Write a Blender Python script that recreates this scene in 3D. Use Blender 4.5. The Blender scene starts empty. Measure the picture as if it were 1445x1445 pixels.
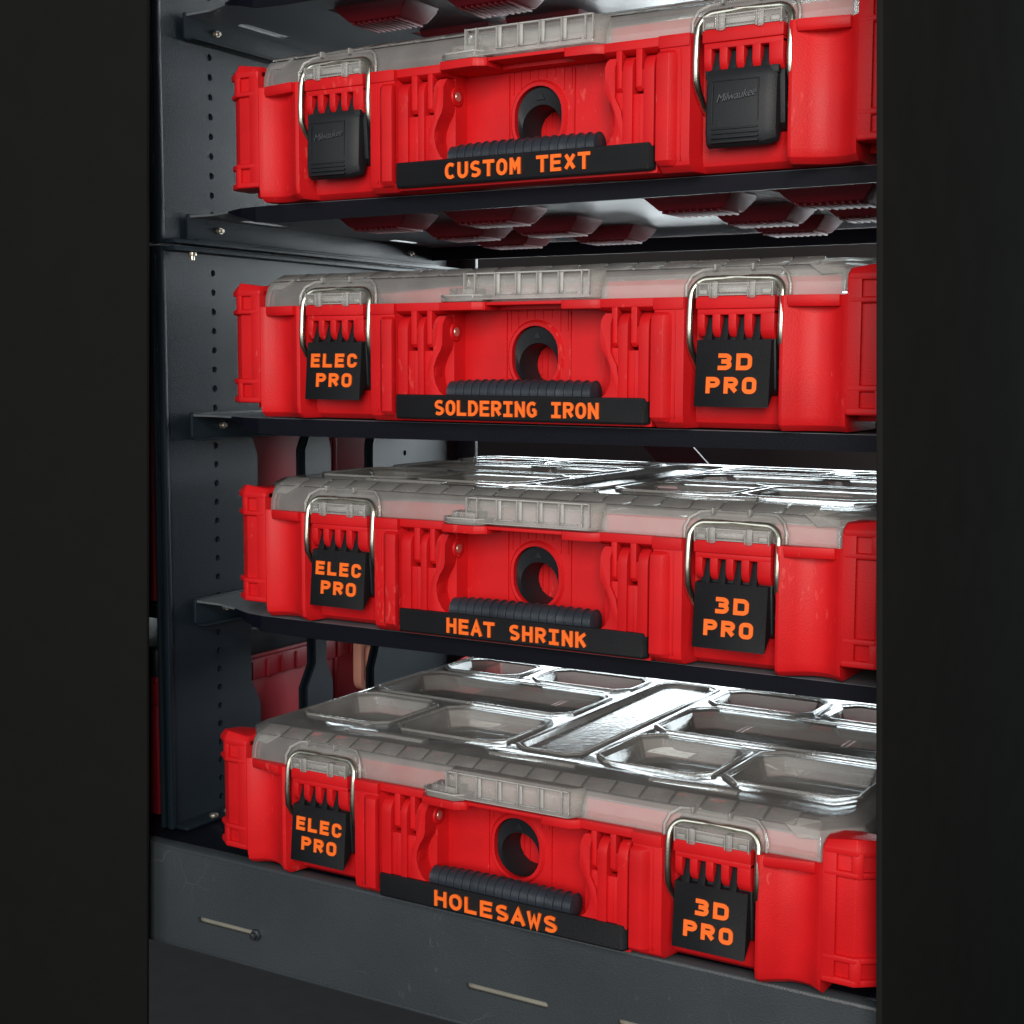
import bpy, bmesh, math, random
from mathutils import Vector, Matrix
random.seed(7)
S = 0.001                      # everything below is laid out in millimetres
sc = bpy.context.scene
col = sc.collection

# ------------------------------------------------------------------ camera
yaw, pitch, roll = -0.5382, -0.0998, 0.0034
cy, sy, cp, sp = math.cos(yaw), math.sin(yaw), math.cos(pitch), math.sin(pitch)
fwd = Vector((sy*cp, cy*cp, sp)); rgt = Vector((cy, -sy, 0)); up = rgt.cross(fwd)
r2 = rgt*math.cos(roll) + up*math.sin(roll); u2 = -rgt*math.sin(roll) + up*math.cos(roll)
cam = bpy.data.objects.new('camera', bpy.data.cameras.new('camera')); col.objects.link(cam)
M = Matrix.Identity(4)
for i in range(3):
    M[i][0] = r2[i]; M[i][1] = u2[i]; M[i][2] = -fwd[i]
M.translation = Vector((487.6, -827.7, 38.5))*S
cam.matrix_world = M
cam.data.sensor_width = 36; cam.data.lens = 36*2080.7/1445
cam.data.clip_start = 0.02; cam.data.clip_end = 100
sc.camera = cam

# ------------------------------------------------------------------ world, lamps, exposure
w = bpy.data.worlds.new('World'); sc.world = w; w.use_nodes = True
w.node_tree.nodes['Background'].inputs[0].default_value = (0.75, 0.88, 1.0, 1)
w.node_tree.nodes['Background'].inputs[1].default_value = 0.085

def lamp(name, loc, target, sx, sy_, power, colr):
    d = bpy.data.lights.new(name, 'AREA'); d.shape = 'RECTANGLE'; d.size = sx; d.size_y = sy_
    d.energy = power; d.color = colr
    o = bpy.data.objects.new(name, d); col.objects.link(o)
    o.location = loc
    o.rotation_euler = (Vector(target)-Vector(loc)).to_track_quat('-Z', 'Y').to_euler()
    return o
lamp('key_softbox', (1.10, -2.1, 0.66), (0.0, 0.0, -0.05), 0.9, 1.3, 62, (1.0, 0.94, 0.87))
lamp('fill_softbox', (-0.55, -2.1, 0.35), (0.0, 0.0, -0.1), 1.6, 1.6, 14, (0.93, 0.97, 1.0))
lamp('back_softbox', (-0.7, 1.5, 0.46), (-0.7, 0.0, 0.46), 3.6, 0.98, 150, (0.88, 0.96, 1.0))

sc.view_settings.view_transform = 'Standard'; sc.view_settings.look = 'None'
sc.view_settings.exposure = 0.0; sc.view_settings.gamma = 1.0
sc.render.engine = 'CYCLES'
sc.cycles.use_denoising = True
sc.cycles.max_bounces = 20; sc.cycles.transparent_max_bounces = 40
sc.cycles.caustics_reflective = False; sc.cycles.caustics_refractive = False

# ------------------------------------------------------------------ materials
def newmat(name):
    m = bpy.data.materials.new(name); m.use_nodes = True
    nt = m.node_tree; return m, nt, nt.nodes['Principled BSDF']

def plastic(name, base, rough, var=0.12, bump=0.15, bscale=900, metal=0.0, spec=0.5, scuff=0.0, scuffcol=None, layer=0.0, mscale=30, hair=0.0):
    m, nt, b = newmat(name); N = nt.nodes; L = nt.links
    tc = N.new('ShaderNodeTexCoord'); oi = N.new('ShaderNodeObjectInfo')
    add = N.new('ShaderNodeVectorMath'); add.operation = 'ADD'
    L.new(tc.outputs['Object'], add.inputs[0]); L.new(oi.outputs['Random'], add.inputs[1])
    n1 = N.new('ShaderNodeTexNoise'); n1.inputs['Scale'].default_value = mscale; n1.inputs['Detail'].default_value = 6
    L.new(add.outputs[0], n1.inputs['Vector'])
    r = N.new('ShaderNodeMapRange'); r.inputs[3].default_value = 1-var; r.inputs[4].default_value = 1+var
    r.inputs[1].default_value = .3; r.inputs[2].default_value = .7
    L.new(n1.outputs['Fac'], r.inputs[0])
    mul = N.new('ShaderNodeVectorMath'); mul.operation = 'SCALE'; mul.inputs[0].default_value = base
    L.new(r.outputs[0], mul.inputs['Scale'])
    last = mul.outputs[0]
    if scuff > 0:
        # scratches: stretched noise thresholded, a few pale marks
        mp = N.new('ShaderNodeMapping'); mp.inputs['Scale'].default_value = (330, 330, 120); mp.inputs['Rotation'].default_value = (0.3, 0.9, 0.2)
        L.new(add.outputs[0], mp.inputs[0])
        n2 = N.new('ShaderNodeTexNoise'); n2.inputs['Scale'].default_value = 1.0; n2.inputs['Detail'].default_value = 5
        L.new(mp.outputs[0], n2.inputs['Vector'])
        n3 = N.new('ShaderNodeTexNoise'); n3.inputs['Scale'].default_value = 14
        L.new(add.outputs[0], n3.inputs['Vector'])
        mm = N.new('ShaderNodeMath'); mm.operation = 'MULTIPLY'; L.new(n2.outputs['Fac'], mm.inputs[0]); L.new(n3.outputs['Fac'], mm.inputs[1])
        cr = N.new('ShaderNodeMapRange'); cr.inputs[1].default_value = .385; cr.inputs[2].default_value = .46; cr.inputs[4].default_value = scuff
        L.new(mm.outputs[0], cr.inputs[0])
        mx = N.new('ShaderNodeMix'); mx.data_type = 'RGBA'; mx.inputs[7].default_value = (*scuffcol, 1)
        L.new(cr.outputs[0], mx.inputs[0]); L.new(last, mx.inputs[6]); last = mx.outputs[2]
    if hair > 0:
        nd = N.new('ShaderNodeTexNoise'); nd.inputs['Scale'].default_value = 22; nd.inputs['Detail'].default_value = 2
        L.new(add.outputs[0], nd.inputs['Vector'])
        md = N.new('ShaderNodeVectorMath'); md.operation = 'MULTIPLY_ADD'; md.inputs[1].default_value = (.05, .05, .05)
        L.new(nd.outputs['Color'], md.inputs[0]); L.new(add.outputs[0], md.inputs[2])
        vo = N.new('ShaderNodeTexVoronoi'); vo.feature = 'DISTANCE_TO_EDGE'; vo.inputs['Scale'].default_value = 26
        L.new(md.outputs[0], vo.inputs['Vector'])
        ln = N.new('ShaderNodeMapRange'); ln.inputs[1].default_value = .004; ln.inputs[2].default_value = .014; ln.inputs[3].default_value = 1; ln.inputs[4].default_value = 0
        L.new(vo.outputs['Distance'], ln.inputs[0])
        nm = N.new('ShaderNodeTexNoise'); nm.inputs['Scale'].default_value = 17; nm.inputs['Detail'].default_value = 3
        L.new(add.outputs[0], nm.inputs['Vector'])
        mk = N.new('ShaderNodeMapRange'); mk.inputs[1].default_value = .56; mk.inputs[2].default_value = .66; mk.inputs[4].default_value = hair
        L.new(nm.outputs['Fac'], mk.inputs[0])
        pr = N.new('ShaderNodeMath'); pr.operation = 'MULTIPLY'; L.new(ln.outputs[0], pr.inputs[0]); L.new(mk.outputs[0], pr.inputs[1])
        mh = N.new('ShaderNodeMix'); mh.data_type = 'RGBA'; mh.inputs[7].default_value = (*scuffcol, 1)
        L.new(pr.outputs[0], mh.inputs[0]); L.new(last, mh.inputs[6]); last = mh.outputs[2]
    L.new(last, b.inputs['Base Color'])
    rr = N.new('ShaderNodeMapRange'); rr.inputs[3].default_value = rough-.07; rr.inputs[4].default_value = rough+.1
    L.new(n1.outputs['Fac'], rr.inputs[0]); L.new(rr.outputs[0], b.inputs['Roughness'])
    b.inputs['Metallic'].default_value = metal; b.inputs['Specular IOR Level'].default_value = spec
    nb = N.new('ShaderNodeTexNoise'); nb.inputs['Scale'].default_value = bscale; nb.inputs['Detail'].default_value = 2
    L.new(add.outputs[0], nb.inputs['Vector'])
    bp = N.new('ShaderNodeBump'); bp.inputs['Strength'].default_value = bump; bp.inputs['Distance'].default_value = 0.0005
    L.new(nb.outputs['Fac'], bp.inputs['Height']); h = bp.outputs[0]
    if layer > 0:
        wv = N.new('ShaderNodeTexWave'); wv.bands_direction = 'Z'; wv.inputs['Scale'].default_value = 700; wv.inputs['Distortion'].default_value = .3
        L.new(tc.outputs['Object'], wv.inputs['Vector'])
        b2 = N.new('ShaderNodeBump'); b2.inputs['Strength'].default_value = layer; b2.inputs['Distance'].default_value = 0.0003
        L.new(wv.outputs['Fac'], b2.inputs['Height']); L.new(h, b2.inputs['Normal']); h = b2.outputs[0]
    L.new(h, b.inputs['Normal'])
    return m

RED = plastic('red_plastic', (0.57, 0.009, 0.012), 0.45, spec=.22, var=.09, bump=.25, scuff=.36, scuffcol=(.80, .12, .10))
REDIN = plastic('red_bin_plastic', (0.25, 0.02, 0.02), 0.4)
REDOLD = plastic('old_red_plastic', (0.24, 0.008, 0.018), 0.5, var=.15, mscale=18)
CORAL = plastic('coral_plastic', (0.98, 0.50, 0.38), 0.4, var=.05)
BLACK = plastic('black_moulded_plastic', (0.011, 0.013, 0.016), 0.5, spec=.3, bump=.2)
PRINT = plastic('black_printed_plastic', (0.008, 0.009, 0.011), 0.45, spec=.3, bump=.3, layer=.5)
ORANGE = plastic('orange_printed_plastic', (1.0, 0.16, 0.008), 0.45, var=.05, layer=.3)
RUBBER = plastic('ribbed_grey_rubber', (0.024, 0.030, 0.040), 0.36, spec=.5, bump=.3)
WIRE = plastic('zinc_wire', (0.66, 0.65, 0.54), 0.27, metal=1.0, var=.08, bump=.05)
BOLT = plastic('steel_bolt', (0.62, 0.58, 0.50), 0.35, metal=.9)
DBOLT = plastic('black_steel_bolt', (0.10, 0.11, 0.12), 0.3, metal=.8)
STEEL = plastic('dark_blue_steel_paint', (0.007, 0.014, 0.021), 0.42, spec=.4, var=.16, bump=.5, bscale=1500, mscale=9)
LIPST = plastic('black_steel_paint', (0.0025, 0.003, 0.007), 0.5, spec=.15, var=.15, bump=.4, bscale=1400)
UNDER = plastic('backlit_shelf_paint', (0.13, 0.15, 0.165), 0.32, var=.12, bump=.5, bscale=1300, mscale=14, spec=.7)  # shelf sheet coloured paler to stand in for reflected backlight
RAIL = plastic('charcoal_steel_paint', (0.036, 0.044, 0.050), 0.42, var=.1, bump=.5, bscale=1200, scuff=.3, scuffcol=(.11, .12, .13), mscale=12, hair=.25)
SLOT = plastic('bare_steel_strip', (0.32, 0.31, 0.26), 0.5, metal=.3)
DOOR = plastic('charcoal_door_paint', (0.014, 0.014, 0.014), 1.0, var=.06, bump=.1, spec=.0)
FLOORM = plastic('light_offset_floor_paint', (0.006, 0.006, 0.006), 0.95, var=.03, bump=.0, spec=.1)  # same backdrop as the wall, colour darkened to offset stronger lamp light
DOOR2 = plastic('charcoal_door_paint_matt', (0.009, 0.009, 0.009), 0.9, var=.06, bump=.1, spec=.08)
WALLM = plastic('light_offset_backdrop_paint', (0.12, 0.12, 0.12), 0.95, var=.03, bump=.0, spec=.1)  # colour lightened to make up for weaker lamp light on the wall
PARTS = plastic('mixed_metal_parts', (0.5, 0.44, 0.36), 0.4, metal=.5, var=.5, mscale=60)

def clear(name, haze, hcol, bumpk=None, rough=.1):
    m = bpy.data.materials.new(name); m.use_nodes = True; nt = m.node_tree; N = nt.nodes; L = nt.links
    N.remove(N['Principled BSDF']); out = N['Material Output']
    tc = N.new('ShaderNodeTexCoord')
    nz = N.new('ShaderNodeTexNoise'); nz.inputs['Scale'].default_value = 45; nz.inputs['Detail'].default_value = 8; nz.inputs['Roughness'].default_value = .65
    L.new(tc.outputs['Object'], nz.inputs['Vector'])
    hz = N.new('ShaderNodeMapRange'); hz.inputs[1].default_value = .35; hz.inputs[2].default_value = .7
    hz.inputs[3].default_value = haze*.88; hz.inputs[4].default_value = haze*1.18
    L.new(nz.outputs['Fac'], hz.inputs[0])
    tr = N.new('ShaderNodeBsdfTransparent'); tr.inputs[0].default_value = (.95, .95, .94, 1)
    df = N.new('ShaderNodeBsdfDiffuse'); df.inputs[0].default_value = (*hcol, 1)
    tl = N.new('ShaderNodeBsdfTranslucent'); tl.inputs[0].default_value = (*hcol, 1)
    md = N.new('ShaderNodeMixShader'); md.inputs[0].default_value = .22; L.new(df.outputs[0], md.inputs[1]); L.new(tl.outputs[0], md.inputs[2])
    m1 = N.new('ShaderNodeMixShader'); L.new(hz.outputs[0], m1.inputs[0]); L.new(tr.outputs[0], m1.inputs[1]); L.new(md.outputs[0], m1.inputs[2])
    gl = N.new('ShaderNodeBsdfGlossy'); gl.inputs['Color'].default_value = (.72, .74, .75, 1)
    gr = N.new('ShaderNodeMapRange'); gr.inputs[3].default_value = rough*.5; gr.inputs[4].default_value = rough*2
    L.new(nz.outputs['Fac'], gr.inputs[0]); L.new(gr.outputs[0], gl.inputs['Roughness'])
    fr = N.new('ShaderNodeFresnel'); fr.inputs[0].default_value = 1.5
    bn = N.new('ShaderNodeBump'); bn.inputs['Distance'].default_value = .0008
    if bumpk == 'cells':
        v = N.new('ShaderNodeTexVoronoi'); v.inputs['Scale'].default_value = 150; v.feature = 'DISTANCE_TO_EDGE'
        L.new(tc.outputs['Object'], v.inputs['Vector']); L.new(v.outputs[0], bn.inputs['Height']); bn.inputs['Strength'].default_value = .22
    else:
        L.new(nz.outputs['Fac'], bn.inputs['Height']); bn.inputs['Strength'].default_value = .10
    L.new(bn.outputs[0], gl.inputs['Normal']); L.new(bn.outputs[0], fr.inputs['Normal'])
    m2 = N.new('ShaderNodeMixShader'); L.new(fr.outputs[0], m2.inputs[0]); L.new(m1.outputs[0], m2.inputs[1]); L.new(gl.outputs[0], m2.inputs[2])
    L.new(m2.outputs[0], out.inputs[0])
    return m
CLEAR = clear('clear_lid_plastic', .22, (.92, .90, .87), rough=.09)
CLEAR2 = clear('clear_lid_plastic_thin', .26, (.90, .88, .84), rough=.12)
EDGE = clear('edge_light_lid_plastic', .42, (.90, .89, .86), rough=.12)  # extra pale haze paints in the light piped to clear plastic edges
CHANNEL = clear('textured_clear_plastic', .34, (.80, .79, .76), 'cells', rough=.16)

# ------------------------------------------------------------------ mesh builder (mm)
class MB:
    def __init__(s): s.v = []; s.f = []
    def loft(s, rings, cap=True, closed=True):
        n = len(rings[0]); b = len(s.v)
        for r in rings: s.v += [tuple(p) for p in r]
        for k in range(len(rings)-1):
            for i in range(n if closed else n-1):
                j = (i+1) % n
                s.f.append((b+k*n+i, b+k*n+j, b+(k+1)*n+j, b+(k+1)*n+i))
        if cap:
            s.f.append(tuple(b+i for i in range(n))[::-1]); e = b+(len(rings)-1)*n
            s.f.append(tuple(e+i for i in range(n)))
        return s
    def box(s, x0, x1, y0, y1, z0, z1):
        return s.loft([[(x0, y0, z), (x1, y0, z), (x1, y1, z), (x0, y1, z)] for z in (z0, z1)])
    def pxy(s, poly, z0, z1): return s.loft([[(x, y, z) for x, y in poly] for z in (z0, z1)])
    def pxz(s, poly, y0, y1): return s.loft([[(x, y, z) for x, z in poly] for y in (y0, y1)])
    def pyz(s, poly, x0, x1): return s.loft([[(x, y, z) for y, z in poly] for x in (x0, x1)])
    def cyl(s, c, r, h, axis='y', n=20, r2=None):
        r2 = r if r2 is None else r2
        rings = []
        for t, rr in ((0, r), (h, r2)):
            ring = []
            for i in range(n):
                a = 2*math.pi*i/n; p, q = rr*math.cos(a), rr*math.sin(a)
                ring.append({'y': (c[0]+p, c[1]+t, c[2]+q), 'x': (c[0]+t, c[1]+p, c[2]+q), 'z': (c[0]+p, c[1]+q, c[2]+t)}[axis])
            rings.append(ring)
        return s.loft(rings)
    def lathex(s, prof, cyc, czc, n=28):
        return s.loft([[(x, cyc+r*math.cos(2*math.pi*i/n), czc+r*math.sin(2*math.pi*i/n)) for i in range(n)] for x, r in prof])
    def tube(s, pts, r, n=10):
        P = [Vector(p) for p in pts]; rings = []; ref = None
        for i, p in enumerate(P):
            t = (P[min(i+1, len(P)-1)]-P[max(i-1, 0)]).normalized()
            if ref is None: ref = t.orthogonal().normalized()
            ref = (ref - t*ref.dot(t)).normalized(); b = t.cross(ref)
            rings.append([tuple(p+ref*r*math.cos(2*math.pi*k/n)+b*r*math.sin(2*math.pi*k/n)) for k in range(n)])
        return s.loft(rings)
    def plate(s, outer, holes, mapf, thick):
        """flat sheet with holes; outer/holes are 2D loops, mapf(p, t) gives a 3D point at depth t"""
        bm = bmesh.new(); edges = []; loops = []
        for lp in [outer]+holes:
            vs = [bm.verts.new((x, y, 0)) for x, y in lp]
            loops.append(vs)
            for i in range(len(vs)): edges.append(bm.edges.new((vs[i], vs[(i+1) % len(vs)])))
        bmesh.ops.triangle_fill(bm, use_beauty=True, edges=edges)
        bm.verts.index_update(); bm.verts.ensure_lookup_table()
        n = len(bm.verts); b = len(s.v)
        tri = [tuple(v.index for v in f.verts) for f in bm.faces]
        co = [(v.co.x, v.co.y) for v in bm.verts]
        ts = (0, thick) if thick else (0,)
        for t in ts: s.v += [mapf(p, t) for p in co]
        for f in tri:
            s.f.append(tuple(b+i for i in f))
            if thick: s.f.append(tuple(b+n+i for i in f[::-1]))
        if thick:
            for vs in loops:
                ids = [v.index for v in vs]
                for i in range(len(ids)):
                    j = (i+1) % len(ids); s.f.append((b+ids[i], b+ids[j], b+n+ids[j], b+n+ids[i]))
        bm.free(); return s
    def mesh(s, name, mat, bevel=0, seg=2, smooth=True, solid=0, weld=False, angle=32):
        me = bpy.data.meshes.new(name)
        me.from_pydata([(a*S, b_*S, c*S) for a, b_, c in s.v], [], s.f); me.update()
        bm = bmesh.new(); bm.from_mesh(me)
        if weld: bmesh.ops.remove_doubles(bm, verts=bm.verts, dist=1e-6)
        bmesh.ops.recalc_face_normals(bm, faces=bm.faces)
        bm.to_mesh(me); bm.free()
        if bevel or solid:
            o = bpy.data.objects.new('tmp', me); col.objects.link(o)
            if solid:
                md = o.modifiers.new('s', 'SOLIDIFY'); md.thickness = solid*S; md.offset = -1
            if bevel:
                md = o.modifiers.new('b', 'BEVEL'); md.width = bevel*S; md.segments = seg; md.limit_method = 'ANGLE'
                md.angle_limit = math.radians(angle); md.miter_outer = 'MITER_ARC' if False else 'MITER_SHARP'
            dg = bpy.context.evaluated_depsgraph_get()
            m2 = bpy.data.meshes.new_from_object(o.evaluated_get(dg)); m2.name = name
            bpy.data.objects.remove(o); bpy.data.meshes.remove(me); me = m2
        if smooth:
            me.shade_smooth(); me.set_sharp_from_angle(angle=math.radians(angle+4))
        me.materials.clear(); me.materials.append(mat)
        return me

def obj(name, me, parent=None, loc=(0, 0, 0), rot=(0, 0, 0), label=None, kind=None):
    o = bpy.data.objects.new(name, me); col.objects.link(o)
    o.parent = parent; o.location = Vector(loc)*S; o.rotation_euler = rot
    if label: o['label'] = label
    if kind: o['kind'] = kind
    return o
def thing(name, loc, label, cat, group=None, rz=0):
    o = bpy.data.objects.new(name, None); col.objects.link(o); o.empty_display_size = .02
    o.location = Vector(loc)*S; o.rotation_euler = (0, 0, rz); o['label'] = label; o['category'] = cat
    if group: o['group'] = group
    return o

def arc(cx, cz, r, a0, a1, n=6):
    return [(cx+r*math.cos(math.radians(a0+(a1-a0)*i/n)), cz+r*math.sin(math.radians(a0+(a1-a0)*i/n))) for i in range(n+1)]
def rrect(x0, x1, z0, z1, r, n=4):
    return arc(x1-r, z0+r, r, -90, 0, n)+arc(x1-r, z1-r, r, 0, 90, n)+arc(x0+r, z1-r, r, 90, 180, n)+arc(x0+r, z0+r, r, 180, 270, n)
def circ(cx, cz, r, n=10): return [(cx+r*math.cos(2*math.pi*i/n), cz+r*math.sin(2*math.pi*i/n)) for i in range(n)]

# ------------------------------------------------------------------ backdrop and floor
o = obj('backdrop_wall', MB().box(-6000, 6000, 2300, 2340, -900, 3000).mesh('backdrop_wall', WALLM, smooth=False)); o['kind'] = 'structure'
o = obj('floor', MB().box(-6000, 6000, -4000, 2300, -940, -900).mesh('floor', FLOORM, smooth=False)); o['kind'] = 'structure'

# ------------------------------------------------------------------ stroke lettering
def q(cx, cz, rx, rz, a0, a1, n=7):
    return [(cx+rx*math.cos(math.radians(a0+(a1-a0)*i/n)), cz+rz*math.sin(math.radians(a0+(a1-a0)*i/n))) for i in range(n+1)]
# glyphs in a 0..1 by 0..1 box of stroke centre lines
def glyph(c, sq):
    e = .38 if sq else .5      # corner radius across
    f = .27 if sq else .36
    if c == 'O':
        if sq: return [q(1-e, 1-f, e, f, 0, 90, 5)+q(e, 1-f, e, f, 90, 180, 5)+q(e, f, e, f, 180, 270, 5)+q(1-e, f, e, f, 270, 360, 5)+[(1, 1-f)]]
        return [q(.5, .62, .5, .38, 0, 180, 10)+q(.5, .38, .5, .38, 180, 360, 10)+[(1, .62)]]
    if c == 'C':
        if sq: return [[(1, .69)]+q(1-e, 1-f, e, f, 0, 90, 5)+q(e, 1-f, e, f, 90, 180, 5)+q(e, f, e, f, 180, 270, 5)+q(1-e, f, e, f, 270, 360, 5)+[(1, .31)]]
        return [[(.97, .9)]+q(.58, .58, .55, .42, 60, 180, 8)+q(.58, .42, .55, .42, 180, 300, 8)+[(.97, .1)]]
    if c == 'U': return [[(0, 1), (0, .34)]+q(.5, .34, .5, .34, 180, 360, 10)+[(1, 1)]]
    if c == 'S': return [[(.93, .93)]+q(.52, .76, .48, .24, 65, 180, 6)+[(.05, .66), (.2, .56), (.5, .50), (.8, .43), (.96, .34)]+q(.48, .24, .5, .24, 0, -120, 7)+[(.04, .07)]]
    if c == 'T': return [[(-.06, 1), (1.06, 1)], [(.5, .96), (.5, 0)]]
    if c == 'M': return [[(0, 0), (0, 1)], [(1, 0), (1, 1)], [(.05, .98), (.5, .42), (.95, .98)]]
    if c == 'E': return [[(0, 0), (0, 1)], [(0, 1), (.95, 1)], [(0, .52), (.85, .52)], [(0, 0), (.95, 0)]]
    if c == 'L': return [[(0, 1), (0, 0)], [(0, 0), (.95, 0)]]
    if c == 'X': return [[(0, 1), (1, 0)], [(0, 0), (1, 1)]]
    if c == 'D':
        if sq: return [[(0, 0), (0, 1)]+[(.5, 1)]+q(1-e, 1-f, e, f, 90, 0, 5)+q(1-e, f, e, f, 0, -90, 5)+[(0, 0)]]
        return [[(0, 0), (0, 1), (.35, 1)]+q(.4, .5, .6, .5, 80, -80, 10)+[(.35, 0), (0, 0)]]
    if c in 'RP':
        g = [[(0, 0), (0, 1)], [(0, 1), (.55, 1)]+q(.58, .74, .42, .26, 80, -80, 8)+[(.55, .48), (0, .48)]]
        if c == 'R': g.append([(.5, .46), (1.0, 0)])
        return g
    if c == 'I': return [[(.5, 0), (.5, 1)], [(.06, 1), (.94, 1)], [(.06, 0), (.94, 0)]]
    if c == 'N': return [[(0, 0), (0, 1)], [(1, 0), (1, 1)], [(.02, .98), (.98, .02)]]
    if c == 'G': return [[(.95, .9)]+q(.55, .58, .54, .42, 58, 180, 8)+q(.55, .42, .54, .42, 180, 290, 8)+[(.97, .12), (.97, .47)], [(.97, .47), (.6, .47)]]
    if c == 'H': return [[(0, 0), (0, 1)], [(1, 0), (1, 1)], [(0, .52), (1, .52)]]
    if c == 'A': return [[(-.04, 0), (.5, 1), (1.04, 0)], [(.2, .3), (.8, .3)]]
    if c == 'K': return [[(0, 0), (0, 1)], [(1, 1), (.08, .48)], [(.36, .6), (1.02, 0)]]
    if c == 'W': return [[(-.05, 1), (.2, 0), (.5, .72), (.8, 0), (1.05, 1)]]
    if c == '3':
        return [[(.02, 1), (.6, 1)]+q(.62, .76, .36, .24, 85, -80, 7)+[(.62, .52), (.3, .52)], [(.3, .52), (.6, .52)]+q(.62, .26, .38, .26, 85, -85, 7)+[(.6, 0), (.0, 0)]]
    return []
def lettering(mb, text, x0, x1, zb, h, y, sw, sq=False, fillw=.74, depth=1.2):
    """strokes across x0..x1 (outer edges), baseline zb, cap height h; face toward -y at y"""
    n = len(text); cell = (x1-x0)/(n-1+fillw) if n > 1 else (x1-x0)
    gw = cell*fillw
    lvl = 0
    for i, c in enumerate(text):
        gx = x0+i*cell
        for st in glyph(c, sq):
            pts = [Vector((gx+sw/2+px*(gw-sw), zb+sw/2+pz*(h-sw))) for px, pz in st]
            pp = [pts[0]]
            for p in pts[1:]:
                if (p-pp[-1]).length > .05: pp.append(p)
            closed = (pp[0]-pp[-1]).length < .3 and len(pp) > 4
            if closed: pp = pp[:-1]
            ek = .04 if c in 'CSG3' or (c in 'RPD3' and len(st) > 2) or (c in 'KRXAWM' and len(st) == 2 and abs(st[0][0]-st[1][0]) > .1) else .48
            m = len(pp); Lq, Rq = [], []
            for k in range(m):
                a = pp[(k-1) % m] if (closed or k > 0) else None
                b = pp[(k+1) % m] if (closed or k < m-1) else None
                p = pp[k]; ext = Vector((0, 0))
                d0 = (p-a).normalized() if a is not None else None
                d1 = (b-p).normalized() if b is not None else None
                if d0 is None: d0 = d1; ext = -d1*sw*ek
                if d1 is None: d1 = d0; ext = d0*sw*ek
                nn = (Vector((-d0.y, d0.x))+Vector((-d1.y, d1.x)))
                nn.normalize(); den = max(.45, nn.dot(Vector((-d0.y, d0.x))))
                o_ = nn*(sw/2/den)
                Lq.append(p+o_+ext); Rq.append(p-o_+ext)
            yy = y-(lvl % 5)*.03; lvl += 1
            rings = [[(l.x, yy, l.y), (r_.x, yy, r_.y), (r_.x, yy+depth+.1, r_.y), (l.x, yy+depth+.1, l.y)] for l, r_ in zip(Lq, Rq)]
            if closed: rings.append(rings[0])
            mb.loft(rings, cap=not closed)

# ------------------------------------------------------------------ shared case meshes
ME = {}
def sgn(poly, s): return poly if s > 0 else [(-x, y) for x, y in poly][::-1]

# --- red tub
b = MB()
half = [(-217, 10), (-217, -2.4), (-213.5, -.4), (-209, 3.2), (-203, 4.8), (-196, 4), (-188, -.6), (-180.5, -6.3), (-178, -5.8), (-174.5, 9), (-119.5, 9), (-116.8, -5), (-97, -5), (-95.5, 8), (-57, 8), (-57, 48)]
front = half+[(-x, y) for x, y in half[::-1]]
def lay(dy, z, sc_=1.0):
    return [(x, (y+dy if y < 20 else y), z) for x, y in front]+[(217, 56, z), (-217, 56, z)]
b.loft([lay(6, 0), lay(1.2, 3.5), lay(0, 9), lay(0, 79)])
ME['tub'] = None
# side and back walls, floor
b.box(217.2, 240, 22, 330, 6, 79); b.box(-240, -217.2, 22, 330, 6, 79)
b.box(-230, 230, 330.2, 345, 3, 79); b.box(-217, 217, 56.2, 330, 0, 3)
# floor lip and skirt behind the name bar
b.box(-95, 95, -2.4, 56, .4, 13)
for s in (-1, 1):
    for xx in (78, 88): b.box(s*xx-.5, s*xx+.5, -3.2, 2, .8, 8)
# top rim pieces
for s in (-1, 1):
    b.pxy(sgn([(96.6, -6), (116.6, -6), (117, 9), (96.6, 9)], s), 72, 79.2)
    b.pyz([(-3.4, 79.3), (-3.4, 74), (2, 71.5), (8.2, 71.5), (8.2, 79.3)], *sorted((s*57.2, s*96.4)))
    b.loft([[(s*x, y, z) for x, y in ([(183, -6.2), (212, -1), (214, 8), (183, 8)] if z < 73 else [(183, -7.4), (212, -1.8), (214, 8), (183, 8)])] for z in (72.5, 75, 79.1)])
    # flared rib beside the handle
    b.loft([[(s*x, y, z) for x, y in [(109-t*1.5, -4.9), (104.5-t, -9+t*3), (96.6+t, -9+t*3), (96.0+t, -4.9)]] for z, t in ((3.5, 1.2), (6.5, 0), (62, 0), (68.5, .2), (70.5, 1.2))])
    # seam line beside latch recess
    b.box(*sorted((s*110.6, s*111.4)), -5.6, -4, 6, 71)
# lid ledge across the handle opening
b.pxy([(-59.5, 10), (-59.5, -5), (-56, -11.5), (-30, -13), (-24, -9), (-22, -9.2), (-22, 10)], 73.6, 78.8)
b.pxy([(-21.8, 22), (-21.8, -8), (33.5, -8), (33.5, 22)], 76.6, 78.7)
b.pxy([(33.7, 10), (33.7, -8), (53, -7), (59.5, -3), (59.5, 10)], 73.4, 78.9)
b.box(-57, 57, 10.2, 22, 74.2, 78.6)
b.pxy([(-210, 7), (210, 7), (210, 9.6), (-210, 9.6)], 79.1, 90.5)
# hinge hooks
for xa, xb_ in ((-84.3, -77.6), (-71.4, -65.4), (67.0, 73.0), (80.4, 86.6)):
    b.pyz([(-3.2, 74), (-3.2, 52), (-1, 49.5), (3, 49.5), (5, 54), (5, 74)], xa, xb_-2.2)
    b.pyz([(-2.6, 62), (-2.6, 50.5), (4, 50.5), (4, 62)], xb_-2.3, xb_)
ME['tub'] = b.mesh('tub', RED, bevel=.8, seg=2)
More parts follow.
